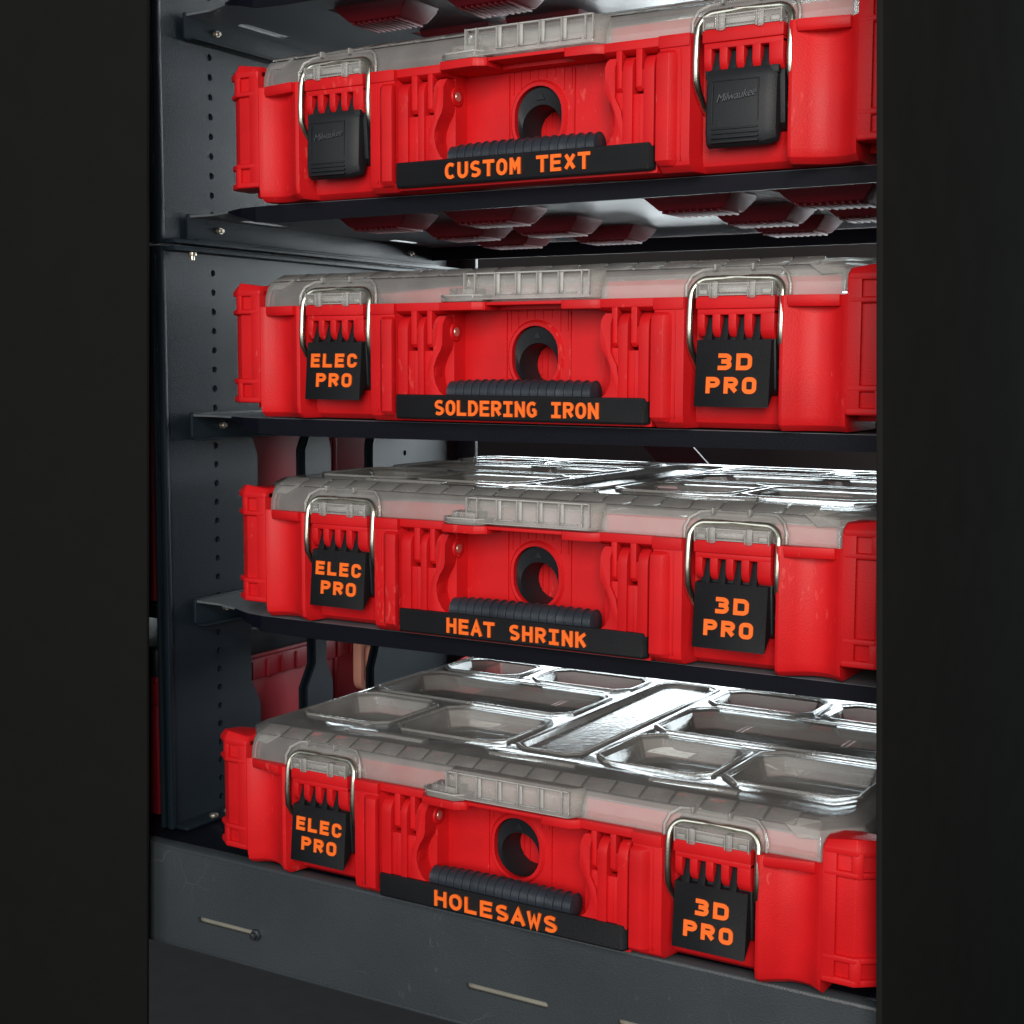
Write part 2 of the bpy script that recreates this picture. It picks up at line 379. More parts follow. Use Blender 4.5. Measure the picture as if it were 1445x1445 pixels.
# recess plate with oval hole and moulded ribs
b = MB()
hole = arc(-1.5, 46.5, 17.8, 0, 180, 12)+arc(-1.5, 40.5, 17.8, 180, 360, 12)
b.plate([(-57, 13), (57, 13), (57, 75), (-57, 75)], [hole], lambda p, t: (p[0], 22+t, p[1]), 3)
ME['recess'] = b.mesh('recess_plate', RED, smooth=False)
b = MB()
o1 = arc(-1.5, 46.8, 21.3, 0, 180, 14)+arc(-1.5, 40.2, 21.3, 180, 360, 14)
o2 = arc(-1.5, 46.6, 19.6, 0, 180, 14)+arc(-1.5, 40.4, 19.6, 180, 360, 14)
o3 = arc(-1.5, 46.5, 17.5, 0, 180, 14)+arc(-1.5, 40.5, 17.5, 180, 360, 14)
b.loft([[(x, 22.1, z) for x, z in o1], [(x, 20, z) for x, z in o2], [(x, 20.2, z) for x, z in o3], [(x, 30, z) for x, z in o3]], cap=False)
for xx in (-21, -15.5, -9, -3, 3.5, 10, 16.5, 22): b.box(xx, xx+.7, 21.3, 23, 60 if abs(xx+1.5) > 12 else 68.5, 74)
for xx in (-24.5, 24): b.box(xx, xx+1.0, 20.8, 23, 14, 73)
for xx in (-12, -7.5, 4, 10): b.box(xx, xx+.7, 47.2, 48.3, 16, 72)
ME['rim'] = b.mesh('recess_rim', RED, smooth=True)
# black valve boot in the oval hole
b = MB()
n = 14
ov = lambda r, dz=0: arc(-1.5, 46.5, r, 0, 180, n)+arc(-1.5, 40.5+dz, r, 180, 360, n)
ci = lambda r, c: arc(-1.5+c[0], c[1], r, 0, 180, n)+arc(-1.5+c[0], c[1], r, 180, 360, n)
b.loft([[(x, 24, z) for x, z in ov(17.4)], [(x, 23, z) for x, z in ov(16.6)], [(x, 25, z) for x, z in ci(14.6, (0, 38.2))], [(x, 26.5, z) for x, z in ci(14.2, (0, 38.2))], [(x, 47.8, z) for x, z in ci(13.6, (0, 38.6))]], cap=False)
tri = [(-4.6, 55.6), (1.6, 55.6), (-1.5, 60.2)]
b.pxz(tri, 23.25, 24.4)
ME['boot'] = b.mesh('valve_boot', BLACK, bevel=0)

# --- corner post (right hand one, mirrored for left)
def post(s, back=False):
    b = MB()
    yy = (lambda y: y) if not back else (lambda y: 348-y)
    def plan(g):   # outline grown by g
        return [(216.6, 16), (216.6, -1.5-g), (218, -3-g), (237+g*.3, -3-g), (249.4+g, 6-g*.5), (250.6+g, 12), (250.6+g, 26), (216.6, 26)]
    def lv(g, z, dx=0, dy=0): return [(s*(x), yy(y+dy), z) for x, y in plan(g)]
    b.loft([lv(-2.5, 12), lv(-2.5, 92)])                       # core, recessed
    def band(z0, z1): b.loft([lv(-1, z0), lv(0, z0+.8), lv(0, z1-.8), lv(-1, z1)])
    band(10, 14.6); band(23.4, 27.6); band(73.6, 77.6)
    # roof-shaped cap
    b.loft([lv(0, 87), lv(0, 90.5), [(s*x, yy(y), z) for (x, y), z in zip([(217.2, 16), (217.2, 3), (219, .5), (236, -.5), (246, 8), (246, 14), (246, 24), (217.2, 24)], [95.5, 94, 94, 96.5, 95, 94, 93, 95])]])
    # inner upright strip, corner strips beside the small windows
    def bx(x0, x1, y0, y1, z0, z1): b.box(*sorted((s*x0, s*x1)), *sorted((yy(y0), yy(y1))), z0, z1)
    bx(216.8, 225.2, -2.9, 6, 11, 89)
    b.pxy([(s*x, yy(y)) for x, y in [(234, -2.8), (237, -2.8), (240.6, -.8), (238, 4), (234, 3)]], 11, 27)
    b.pxy([(s*x, yy(y)) for x, y in [(234, -2.8), (237, -2.8), (240.6, -.8), (238, 4), (234, 3)]], 74, 89)
    return b.mesh('corner_post', RED, bevel=.6, seg=2)
ME['postR'] = post(1); ME['postL'] = post(-1); ME['postRb'] = post(1, True); ME['postLb'] = post(-1, True)

# --- feet
b = MB()
b.loft([[(-33, -22, 0), (33, -22, 0), (33, 22, 0), (-33, 22, 0)], [(-31, -21, -5), (31, -21, -5), (31, 21, -5), (-31, 21, -5)], [(-22, -17, -13), (24, -17, -13), (24, 17, -13), (-22, 17, -13)]])
for i in range(9): b.box(-20+i*4.9, -17.8+i*4.9, -16.5, 16.5, -15, -12.8)
ME['foot'] = b.mesh('foot', REDOLD, bevel=.8)

# --- handle
def lobe(b, x0, x1, y0=-6.2): # side profile y,z
    b.pyz([(y0, 16)]+[(y0, 58)]+[(2.5+8.7*math.cos(math.radians(a)), 61+9.4*math.sin(math.radians(a))) for a in range(180, -1, -15)]+[(11, 50), (7, 44), (4, 16)], x0, x1)
def arm(b, poly):
    hw = lambda z: 10.2 if z < 62 else math.sqrt(max(2, 10.2**2-(z-61)**2))
    zc = lambda z: 3.8 if z > 40 else 3.8+(40-z)*.07
    rings = []
    for k, g in ((-1, .6), (-.93, 0), (0, 0), (.93, 0), (1, .6)):
        rings.append([(x+(g if x < -62 or x > 66 else -g)*0, zc(z)+hw(z)*k, z) for x, z in poly])
    b.loft(rings)
ap = [(-71.5, 14), (-69.5, 30), (-68.5, 38), (-64.5, 46), (-64.3, 64), (-64.3, 67), (-64.2, 69), (-63.8, 70.4), (-57.7, 70.4), (-57.3, 69), (-57.2, 67), (-57.2, 64), (-57.2, 52), (-58.4, 48), (-61.5, 43), (-64, 37), (-64.4, 32), (-63.4, 26), (-60.5, 20.5), (-56, 17), (-52, 14)]
b = MB()
lobe(b, -93, -85.2); lobe(b, -77, -72.2)
b.box(-86, -76, -4.4, 4, 15, 47.3); b.box(-73, -64, -4.4, 4, 15, 47.3)
for xx in (-81.5, -68.5): b.box(xx, xx+.7, -4.9, -4, 16, 46)
arm(b, ap); b.cyl((-57.6, 9.5, 60), 6.6, 1.6, 'x', 20, 6.0)
ME['armL'] = b.mesh('handle_arm', RED, bevel=.9, seg=2)
b = MB()
lobe(b, 73.2, 79.6); lobe(b, 87.2, 94)
b.box(78.8, 88, -4.4, 4, 15, 47.3); b.box(67, 74, -4.4, 4, 15, 49)
for xx in (70.6, 83.3): b.box(xx, xx+.7, -4.9, -4, 16, 46)
arm(b, [(-x+3.6, z) for x, z in ap][::-1])
ME['armR'] = b.mesh('handle_arm', RED, bevel=.9, seg=2)
b = MB(); b.cyl((-56.4, 9.5, 60), 3.3, 1.0, 'x', 16, 3.0); b.box(-55.6, -55.2, 7, 12, 59.5, 60.5)
ME['bolt'] = b.mesh('bolt', BOLT, bevel=.2)
b = MB()
prof = [(-55.6, 6.0), (-55, 7.6)]
x = -53.5
while x < 53:
    t = 1-abs((x)/58)**4*.12
    prof += [(x, 8.2*t), (x+5.2, 8.5*t), (x+5.4, 9.2*t), (x+6.0, 9.2*t), (x+6.2, 8.2*t)]
    x += 6.3
prof += [(x, 7.8), (x+.8, 6)]
b.lathex(prof, 3.0, 19.8)
ME['grip'] = b.mesh('grip', RUBBER, angle=25)

# --- name bar
b = MB()
b.loft([[(x*k, y, z) for x, y, z in [(-1, -8, 3.2), (1, -8, 3.2), (1, -8, 15.9), (1, -5.6, 18), (-1, -5.6, 18), (-1, -8, 15.9)]] for k in (1,)]+[], cap=False) if False else None
prof = [(-8.2, 3.2), (-8.2, 17.0), (-7.4, 18.2), (-5.0, 18.2), (-2.5, 14), (-2.5, 1.6), (-6.6, 1.6)]
b.loft([[(-93.6, y, z) for y, z in prof], [(91.2, y, z) for y, z in prof], [(94.2, (y+3 if y < 0 else y), (z+.6 if z < 9 else z-1.5)) for y, z in prof]])
ME['bar'] = b.mesh('name_bar', PRINT, bevel=.5)
def textmesh(key, rows, y, sw, sq, fillw):
    b = MB()
    for t, x0, x1, zb, h in rows: lettering(b, t, x0, x1, zb, h, y, sw, sq, fillw)
    ME[key] = b.mesh('lettering', ORANGE, smooth=False)
textmesh('t1', [('CUSTOM TEXT', -54, 52.5, 4.8, 10.4)], -9.2, 2.2, False, .80)
textmesh('t2', [('SOLDERING IRON', -61.5, 61.5, 4.6, 10.2)], -9.2, 2.1, False, .84)
textmesh('t3', [('HEAT SHRINK', -54, 52.8, 4.8, 10.4)], -9.2, 2.2, False, .80)
textmesh('t4', [('HOLESAWS', -47.8, 46.2, 4.4, 10.8)], -9.2, 2.3, False, .80)
# tilted printed latch face: front leans out at the bottom
textmesh('elec', [('ELEC', -19.5, 20.3, 36.0, 9.6), ('PRO', -14.2, 16.6, 22.4, 9.6)], -.9, 2.35, True, .76)
textmesh('3d', [('3D', -10.5, 12.2, 35.6, 9.9), ('PRO', -16.4, 15.6, 21.6, 9.9)], -.9, 2.6, True, .77)

# --- printed latch cover (origin at latch centre)
b = MB()
b.pyz([(-5, 53.5), (-8.5, 13.5), (2, 25), (8, 40), (8, 53.5)], -24, 23.4)
for u in (-17, -6.9, 3.2, 13.4):
    b.loft([[(u-2.5, -5, 53.2), (u+2.5, -5, 53.2), (u+2.5, 5, 53.2), (u-2.5, 5, 53.2)], [(u-2.2, -2.2, 60), (u+2.2, -2.2, 60), (u+2.2, 5, 60), (u-2.2, 5, 60)], [(u-1.9, .6, 67.6), (u+1.9, .6, 67.6), (u+1.9, 5, 67.6), (u-1.9, 5, 67.6)]])
ME['cover'] = b.mesh('latch_cover', PRINT, bevel=.35)
# dark core behind the cover, seen at its side
b = MB(); b.pyz([(3, 64), (-1, 52), (1, 24), (9, 20), (9.5, 66)], -22, 24.5)
b.cyl((24.5, 5.5, 34), 3.2, 2.5, 'x', 14)
ME['core'] = b.mesh('latch_core', BLACK, bevel=.5)
# moulded original cover
b = MB()
pr = [(-6, 56), (-8.5, 50), (-9.5, 20), (-8, 13.5), (-4, 11.5), (2, 16), (7, 28), (8, 42), (8, 56)]
b.loft([[(-21, y+(1.5 if y < 0 else 0), z) for y, z in pr], [(-19.5, y, z) for y, z in pr], [(15.5, y, z) for y, z in pr], [(21.8, y+(3.4 if y < 0 else 0), z+(2 if z < 20 else 0)) for y, z in pr]])
b.box(-22.6, 22.4, -5.4, 6, 51.5, 56)
fl = [(-1, -9.7), (1, -9.7)]
b.box(-16.8, -15.9, -9.9, -8, 24.5, 47); b.box(11.6, 12.3, -9.6, -8, 24.5, 49); b.box(-16.8, 12.3, -9.0, -8, 48.6, 49.3)
for i in range(4): b.box(-16.5, 12.5, -10.3, -8.6, 13.6+i*2.5, 14.8+i*2.5)
for u in (-17, -6.9, 3.2, 13.4):
    b.loft([[(u-2.8, -5, 54), (u+2.8, -5, 54), (u+2.8, 5, 54), (u-2.8, 5, 54)], [(u-2.3, -2.2, 60), (u+2.3, -2.2, 60), (u+2.3, 5, 60), (u-2.3, 5, 60)], [(u-1.9, .6, 67.6), (u+1.9, .6, 67.6), (u+1.9, 5, 67.6), (u-1.9, 5, 67.6)]])
ME['oem'] = b.mesh('latch_cover', BLACK, bevel=.7)
# raised script on the moulded cover
tcv = bpy.data.curves.new('script', 'FONT'); tcv.body = 'Milwaukee'; tcv.size = 6.2*S; tcv.extrude = .35*S; tcv.shear = .45; tcv.space_character = .92; tcv.align_x = 'CENTER'
to = bpy.data.objects.new('tmp', tcv); col.objects.link(to)
dg = bpy.context.evaluated_depsgraph_get(); ms = bpy.data.meshes.new_from_object(to.evaluated_get(dg)); bpy.data.objects.remove(to)
ms.transform(Matrix.Rotation(math.radians(90), 4, 'X')); ms.materials.clear(); ms.materials.append(plastic('script_black_plastic', (.05, .055, .06), .3))
ms.name = 'script'; ME['script'] = ms

# --- red comb over the latch
b = MB()
b.box(-25, 25, -5.6, 6, 71.8, 79.4)
b.box(-24.3, 24.6, -4.6, 6, 68.2, 71.9)
tp = lambda zb: [(-4.5, 71), (-4.5, zb+6), (-3.4, zb+2.6), (-1, zb), (2.5, zb), (5, zb+3), (5, 71)]
for x0, x1, zb in ((-24.3, -19.4, 55.5), (-14.6, -9.4, 55), (-4.3, .8, 55), (5.7, 10.9, 54.5), (15.9, 24.6, 53.8)):
    b.pyz(tp(zb), x0, x1)
ME['comb'] = b.mesh('latch_comb', RED, bevel=.7)
# --- zinc bail wire
b = MB()
pts = [(-25.5, 9, 33.5), (-27.6, 8.5, 34.5), (-28.6, 5.5, 38), (-29, -1, 46), (-29, -4.2, 52), (-29, -4.6, 62), (-29, -3.6, 76)]
pts += [(-19.5-9.5*math.cos(math.radians(a)), -3.2+4*math.sin(math.radians(a))*.9, 80+9.6*math.sin(math.radians(a))) for a in range(10, 91, 10)]
pts += [(-8, .5, 89.8), (8, .5, 89.8)]
full = pts+[(-x, y, z) for x, y, z in pts[::-1]]
b.tube(full, 2.2, 12)
ME['wire'] = b.mesh('wire_bail', WIRE, angle=50)

# --- clear lid
b = MB()
def ring(off, z, fy=0):
    a = [(-236+off, 26), (-214+off*.4, 1.5+off+fy), (214-off*.4, 1.5+off+fy), (236-off, 26), (236-off, 330), (222-off*.5, 346-off), (-222+off*.5, 346-off), (-236+off, 330)]
    return [(x, y, z) for x, y in a]
b.loft([ring(-1, 78.4), ring(-.5, 86), ring(1.5, 93), ring(4, 96.6), ring(14, 101)], cap=False)
top = [(x, y) for x, y, z in ring(14, 101)]
def octo(x0, x1, y0, y1, c): return [(x0+c, y0), (x1-c, y0), (x1, y0+c), (x1, y1-c), (x1-c, y1), (x0+c, y1), (x0, y1-c), (x0, y0+c)]
pk = [(-214, -141, 57, 137, 11), (-127, -39, 57, 137, 11), (-216, -39, 152, 232, 12), (-214, -144, 249, 303, 10), (-126, -39, 249, 303, 10),
      (38, 117, 57, 137, 11), (129, 214, 57, 137, 11), (34, 216, 152, 232, 12), (34, 114, 249, 303, 10), (128, 214, 249, 303, 10)]
chan = (-25, 22, 58, 300, 8)
loops = [octo(*p) for p in pk]; lch = octo(*chan)
b.plate(top, [[p for p in l] for l in loops]+[lch], lambda p, t: (p[0], p[1], 101), 0)
def inset(l, d):
    cx = sum(p[0] for p in l)/8; cyy = sum(p[1] for p in l)/8
    hx = max(abs(p[0]-cx) for p in l); hy = max(abs(p[1]-cyy) for p in l)
    return [(cx+(p[0]-cx)*(1-d/hx), cyy+(p[1]-cyy)*(1-d/hy)) for p in l]
for l in loops:
    b.loft([[(x, y, 101) for x, y in l], [(x, y, 99.5) for x, y in inset(l, .8)], [(x, y, 88.5) for x, y in inset(l, 5)], [(x, y, 87.6) for x, y in inset(l, 7)]], cap=False)
    i7 = inset(l, 7); k = len(b.v); b.v += [(x, y, 87.6) for x, y in i7]; b.f.append(tuple(range(k, k+8)))
lidm = b.mesh('lid', CLEAR, solid=1.8, weld=True, bevel=.5, angle=25)
ME['lid'] = lidm
b = MB()   # beads round the pockets, cells along the front bevel, bosses
for l in loops:
    b.loft([[(x, y, 101.1) for x, y in inset(l, -4.2)], [(x, y, 102.7) for x, y in inset(l, -3.2)], [(x, y, 102.7) for x, y in inset(l, -1.6)], [(x, y, 101.1) for x, y in inset(l, -.6)]], cap=False)
b.loft([[(x, y, 101.1) for x, y in inset(lch, -3.4)], [(x, y, 102.2) for x, y in inset(lch, -2.4)], [(x, y, 102.2) for x, y in inset(lch, -1.4)], [(x, y, 101.1) for x, y in inset(lch, -.5)]], cap=False)
k0 = -209
while k0 < 195:
    b.loft([[(k0, 4.4, 97.0), (k0+18.9, 4.4, 97.0), (k0+18.9, 15.6, 101.6), (k0, 15.6, 101.6)], [(k0+.2, 4.0, 97.9), (k0+18.7, 4.0, 97.9), (k0+18.7, 15.4, 102.4), (k0+.2, 15.4, 102.4)]])
    k0 += 20.4
for x0, x1 in ((-150, -85), (-30, 36), (90, 150)):
    b.pyz([(30, 101.1), (31.5, 103), (38, 103), (39.5, 101.1)], x0, x1)
# hexagon facets at the front corners
for s in (-1, 1):
    b.loft([[(s*x, y, z) for x, y, z in [(212, 4, 91), (200, 2.2, 90.5), (190, 5.4, 97), (197, 11, 99.5), (211, 13, 99)]], [(s*x, y, z) for x, y, z in [(211, 2.8, 91.4), (200.4, 1.0, 91), (191, 4.2, 97.6), (197.4, 10, 100.3), (210, 12, 100)]]])
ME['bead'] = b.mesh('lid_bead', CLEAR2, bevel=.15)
b = MB()
k = 0; l3 = inset(lch, 2.5)
b.loft([[(x, y, 100.9) for x, y in lch], [(x, y, 97.5) for x, y in l3]], cap=False); k = len(b.v); b.v += [(x, y, 97.5) for x, y in l3]; b.f.append(tuple(range(k, k+8)))
ME['channel'] = b.mesh('lid_channel', CHANNEL, solid=1.5, weld=True)
# projecting window with ribs at the middle of the lid front
b = MB()
b.loft([[(-41, 4, z1), (-38, -8, z1), (53, -8, z1), (60, 4, z1)] for z1 in (80, 81)]+[[(-41, 4, 93), (-38, -7.5, 93), (53, -7.5, 93), (60, 4, 93)], [(-40, 5, 98), (-37, -4, 98), (52, -4, 98), (59, 5, 98)]])
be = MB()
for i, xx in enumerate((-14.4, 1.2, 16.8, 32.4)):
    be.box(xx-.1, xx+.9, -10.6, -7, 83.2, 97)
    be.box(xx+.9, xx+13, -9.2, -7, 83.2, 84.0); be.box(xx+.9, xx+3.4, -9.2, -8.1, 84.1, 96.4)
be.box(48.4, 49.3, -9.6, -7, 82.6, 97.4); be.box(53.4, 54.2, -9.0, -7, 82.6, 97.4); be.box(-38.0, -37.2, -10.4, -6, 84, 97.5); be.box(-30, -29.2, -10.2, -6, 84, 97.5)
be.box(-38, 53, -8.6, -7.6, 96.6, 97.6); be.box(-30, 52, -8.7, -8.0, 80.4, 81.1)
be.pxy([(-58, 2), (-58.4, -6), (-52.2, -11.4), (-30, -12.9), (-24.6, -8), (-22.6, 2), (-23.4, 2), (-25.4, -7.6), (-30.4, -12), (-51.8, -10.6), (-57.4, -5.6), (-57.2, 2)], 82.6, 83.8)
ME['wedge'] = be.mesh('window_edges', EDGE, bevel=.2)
# padlock tab
b.pxy([(-58, 2), (-58, -6), (-52, -11), (-30, -12.4), (-25, -8), (-23, 2)], 79.2, 83.4)
b.pxy([(-50, 2), (-49, -10), (-30, -11), (-28, 2)], 83.5, 87.8)
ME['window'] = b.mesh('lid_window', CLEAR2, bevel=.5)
# lid catch under each bail wire
b = MB()
b.pyz([(4, 79.6), (-5.2, 79.6), (-5.4, 82), (-5.6, 86.5), (-2.5, 87.4), (5, 93.5), (12, 95)], -24.2, 24.2)
for u in (-14.5, 9.5):
    b.box(u, u+3.6, -6.8, -3, 77.8, 88); b.box(u-2.4, u-1.6, -6.2, -3, 80, 87)
b.box(-23, -17, -6.6, -5, 80.2, 83.4); b.box(17, 23, -6.6, -5, 80.2, 83.4); b.box(-10, 8, -6.5, -5, 81.2, 85)
ME_c = b
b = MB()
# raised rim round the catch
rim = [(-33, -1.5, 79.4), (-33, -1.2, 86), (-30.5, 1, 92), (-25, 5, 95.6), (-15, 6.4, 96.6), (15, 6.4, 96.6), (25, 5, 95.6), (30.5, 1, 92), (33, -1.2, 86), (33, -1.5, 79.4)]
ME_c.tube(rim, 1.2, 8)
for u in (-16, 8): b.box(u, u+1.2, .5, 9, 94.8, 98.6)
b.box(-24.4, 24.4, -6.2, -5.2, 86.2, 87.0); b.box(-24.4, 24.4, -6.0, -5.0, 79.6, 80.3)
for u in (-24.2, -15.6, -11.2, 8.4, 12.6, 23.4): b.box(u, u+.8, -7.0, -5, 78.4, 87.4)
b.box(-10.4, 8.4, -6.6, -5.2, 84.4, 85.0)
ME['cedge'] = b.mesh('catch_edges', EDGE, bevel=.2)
ME['catch'] = ME_c.mesh('lid_catch', CLEAR2, bevel=.5)

# --- bins and their contents
b = MB()
def openbox(b, x0, x1, y0, y1, z0, z1, t=1.6):
    b.box(x0, x1, y0, y1, z0, z0+t); b.box(x0, x1, y0, y0+t, z0+t, z1); b.box(x0, x1, y1-t, y1, z0+t, z1)
    b.box(x0, x0+t, y0+t, y1-t, z0+t, z1); b.box(x1-t, x1, y0+t, y1-t, z0+t, z1)
openbox(b, 0, 84, 0, 134, 0, 66)
ME['bin'] = b.mesh('bin', REDIN, smooth=False)
def contents(seed, big):
    rnd = random.Random(seed); b = MB()
    for i in range(5):
        for j in range(2):
            x0 = -215+i*86.5; y0 = 60+j*136
            if big:
                for _ in range(3):
                    r = rnd.uniform(14, 24); b.cyl((x0+rnd.uniform(26, 58), y0+rnd.uniform(28, 106), 6), r, rnd.uniform(30, 56), 'z', 24)
            b.box(x0+3, x0+80, y0+3, y0+129, 6, rnd.uniform(18, 34))
            for _ in range(26):
                a = rnd.uniform(0, 6.28); cx, cyy, cz = x0+rnd.uniform(14, 70), y0+rnd.uniform(14, 118), rnd.uniform(26, 52); L_ = rnd.uniform(8, 13)
                b.tube([(cx-L_*math.cos(a), cyy-L_*math.sin(a), cz), (cx+L_*math.cos(a), cyy+L_*math.sin(a), cz+rnd.uniform(-4, 8))], rnd.uniform(2.5, 5.5), 7)
    return b.mesh('small_parts', PARTS, smooth=True)
ME['cont0'] = contents(3, False); ME['cont1'] = contents(5, True)

# ------------------------------------------------------------------ assemble a case
LC = -147.7; RC = 149.4
def latch(parent, side, xc, kind):
    o = obj('latch', ME['oem'] if kind == 'oem' else ME['cover'], parent, (xc, 0, 0),
            label={'oem': 'black moulded latch cover with raised script', 'elec': 'black printed latch cover reading ELEC PRO', '3d': 'black printed latch cover reading 3D PRO'}[kind])
    obj('latch_core', ME['core'], o); obj('wire_bail', ME['wire'], o)
    if kind == 'oem':
        obj('script', ME['script'], o, (-1.5, -9.6, 38), (0, math.radians(-6), 0))
    else:
        # face leans 5 degrees: pivot the letters on the face plane
        obj('lettering', ME[kind], o, (0, -9.55, 0), (math.radians(-5.0), 0, 0))
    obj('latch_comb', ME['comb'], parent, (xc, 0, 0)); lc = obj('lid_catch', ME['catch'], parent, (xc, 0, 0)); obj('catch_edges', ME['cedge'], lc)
feetpos = [(-178, 97), (-83, 97), (78, 97), (171, 97), (-168, 192), (-88, 192), (84, 192), (166, 192), (-178, 276), (-83, 276), (76, 276), (171, 276)]
def case(pos, rz, label, tkey, lk, rk, big):
    t = thing('tool_case', pos, label, 'tool case', 'red tool cases on the rack shelves', rz)
    tub = obj('tub', ME['tub'], t); obj('recess_plate', ME['recess'], tub); obj('recess_rim', ME['rim'], tub)
    obj('valve_boot', ME['boot'], tub)
    for k in ('postL', 'postR', 'postLb', 'postRb'): obj('corner_post', ME[k], t)
    for fx, fy in feetpos: obj('foot', ME['foot'], t, (fx, fy, 0))
    h = obj('handle_arm', ME['armL'], t); obj('bolt', ME['bolt'], h); obj('handle_arm', ME['armR'], t); obj('grip', ME['grip'], t)
    if tkey:
        nb = obj('name_bar', ME['bar'], t); obj('lettering', ME[tkey], nb)
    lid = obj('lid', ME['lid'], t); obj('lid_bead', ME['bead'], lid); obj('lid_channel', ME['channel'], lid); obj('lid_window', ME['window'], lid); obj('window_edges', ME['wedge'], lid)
    latch(t, -1, LC, lk); latch(t, 1, RC, rk)
    for i in range(5):
        for j in range(2): obj('bin', ME['bin'], t, (-215+i*86.5, 60+j*136, 4))
    o = obj('small_parts', ME['cont1' if big else 'cont0'], t); o['kind'] = 'stuff'
    return t
case((6, -8, 303), -.012, 'topmost red case, only its ribbed feet showing under the highest shelf', None, 'oem', 'oem', False)
case((5.9, -8.1, 152.6), -.012, 'red case with clear lid and black bar reading CUSTOM TEXT, plain moulded latches', 't1', 'oem', 'oem', False)
case((0, 0, 0), 0, 'red case with clear lid and black bar reading SOLDERING IRON, second from top', 't2', 'elec', '3d', False)
case((.4, 2.1, -146.7), -.003, 'red case with clear lid and black bar reading HEAT SHRINK', 't3', 'elec', '3d', False)
case((3.5, -27.3, -325.2), -.008, 'scuffed red case with black bar reading HOLESAWS standing on the bottom tray', 't4', 'elec', '3d', True)

# ------------------------------------------------------------------ rack
rack = thing('tool_rack', (0, 0, -405), 'dark steel rack with perforated side panel and three shelves holding the red cases', 'rack')
RZ = 405
def rp(name, b, mat, bevel=0, label=None, parent=None, **k):
    return obj(name, b.mesh(name, mat, bevel=bevel, **k), parent or rack, (0, 0, RZ) if parent is None else (0, 0, 0), label=label)
# left side panel, lower with openings, upper plain
def pholes(z0, z1, ys):
    out = []
    z = 109.4+15.15*60
    while z > z0:
        if z < z1:
            for y in ys: out.append((y, z))
        z -= 15.15
    return out
lowh = [circ(y, z, 2.7, 8) for y, z in pholes(-318, 116, (65,))]+[circ(328, z, 2.7, 8) for z in (-46, -76.4, -106.6, -137, -167, -197.5, -228)]
def openg(a0, a1, n0, n1):
    return [(a0, -12), (n0, -36), (n0, -92), (a0, -112), (a0, -226), (n0, -246), (n0, -300), (n1, -300), (n1, -246), (a1, -226), (a1, -112), (n1, -92), (n1, -36), (a1, -12)]
low_open = [openg(104, 190, 115, 178), openg(205, 285, 214, 277)]
def panel(x, th, z0, z1, holes, y0=6, y1=420):
    b = MB(); b.plate([(y0, z0), (y1, z0), (y1, z1), (y0, z1)], holes, lambda p, t: (x-t, p[0], p[1]), th); return b
rp('side_panel', panel(-322, 2.5, -326.5, 127.2, lowh+low_open), STEEL, smooth=False)
for bxs in ((-322.6, -317.6, 3.5, 8, -326, 127), (-322, -308, 8.2, 418, 123.4, 127), (-322, -306, 8.2, 418, -326.5, -323.6)):
    rp('panel_flange', MB().box(*bxs), STEEL, bevel=.8)
uph = [circ(y, z, 2.7, 8) for y, z in pholes(134, 500, (65,))]
rp('side_panel', panel(-322, 2.5, 128.6, 520, uph), STEEL, smooth=False)
for bxs in ((-322.6, -317.6, 3.5, 8, 129, 520), (-322, -308, 8.2, 418, 129, 132.4)):
    rp('panel_flange', MB().box(*bxs), STEEL, bevel=.8)
b = MB(); b.box(-322, -300, 419, 424, -326, 520)
rp('rear_post', b, STEEL, bevel=.5)
# right side panel
YR = lambda z: -78.8-.0916*z
rp('side_panel', MB().pyz([(YR(700), 700), (YR(-900), -900), (430, -900), (430, 700)], 259, 262.5), DOOR, bevel=.6, label='plain charcoal steel side panel closing the rack on the right')
# shelves
ST = None
def shelf_mesh():
    b = MB()
    out = [(-320, 35), (-292, 33.5), (-268, 24), (-246, 12.5), (-228, 8.5), (-200, 8), (258.6, 8), (258.6, 372), (-320, 372)]
    def slot(x0, x1, y0, y1): return octo(x0, x1, y0, y1, min(x1-x0, y1-y0)*.3)
    holes = [slot(-306, -296, 78, 136), slot(-306, -296, 280, 330)]
    for fx, fy in feetpos: holes.append([(fx-35, fy-24), (fx+35, fy-24), (fx+35, fy+24), (fx-35, fy+24)])
    b.plate(out, holes, lambda p, t: (p[0], p[1], -t), 1.6)
    sheet = b.mesh('shelf', UNDER, smooth=False); b = MB()
    # front lip, following the curved corner
    path = [(-268, 24), (-246, 12.5), (-228, 8.5), (-200, 8), (258.5, 8)]
    dz = [1.7, 7, 11.5, 12.5, 9.8]
    rings = [[(x, y, -.2), (x+.2, y-1.3, -.4), (x+.2, y-1.3, -d), (x, y+1.6, -d)] for (x, y), d in zip(path, dz)]
    b.loft(rings)
    return sheet, b.mesh('shelf_lip', LIPST, smooth=False)
shm, lipm = shelf_mesh()
rlm = MB().box(-320, 258.5, 369, 371.8, -14, -1.7).mesh('rear_lip', LIPST)
bf = MB(); bf.pyz([(33.6, 1.2), (36, 1.6), (368.6, 1.6), (368.6, -20), (36, -20), (33.6, -18)], -320.2, -317.4); bf.box(-317.2, -308, 34, 368, -20, -18.4)
flm = bf.mesh('shelf_flange', STEEL, bevel=.6)
bs = MB(); bs.cyl((-317.6, 67, -9.5), 2.6, 3, 'x', 12); bs.cyl((-314.6, 67, -9.5), 1.5, 2.4, 'x', 10)
scm = bs.mesh('screw', BOLT)
for z in (303, 151.8, -1.2, -148.2):
    sh = obj('shelf', shm, rack, (0, 0, RZ+z)); obj('shelf_flange', flm, sh); obj('shelf_lip', lipm, sh); obj('rear_lip', rlm, sh); obj('screw', scm, sh); obj('screw', scm, sh, (0, 263, 0))
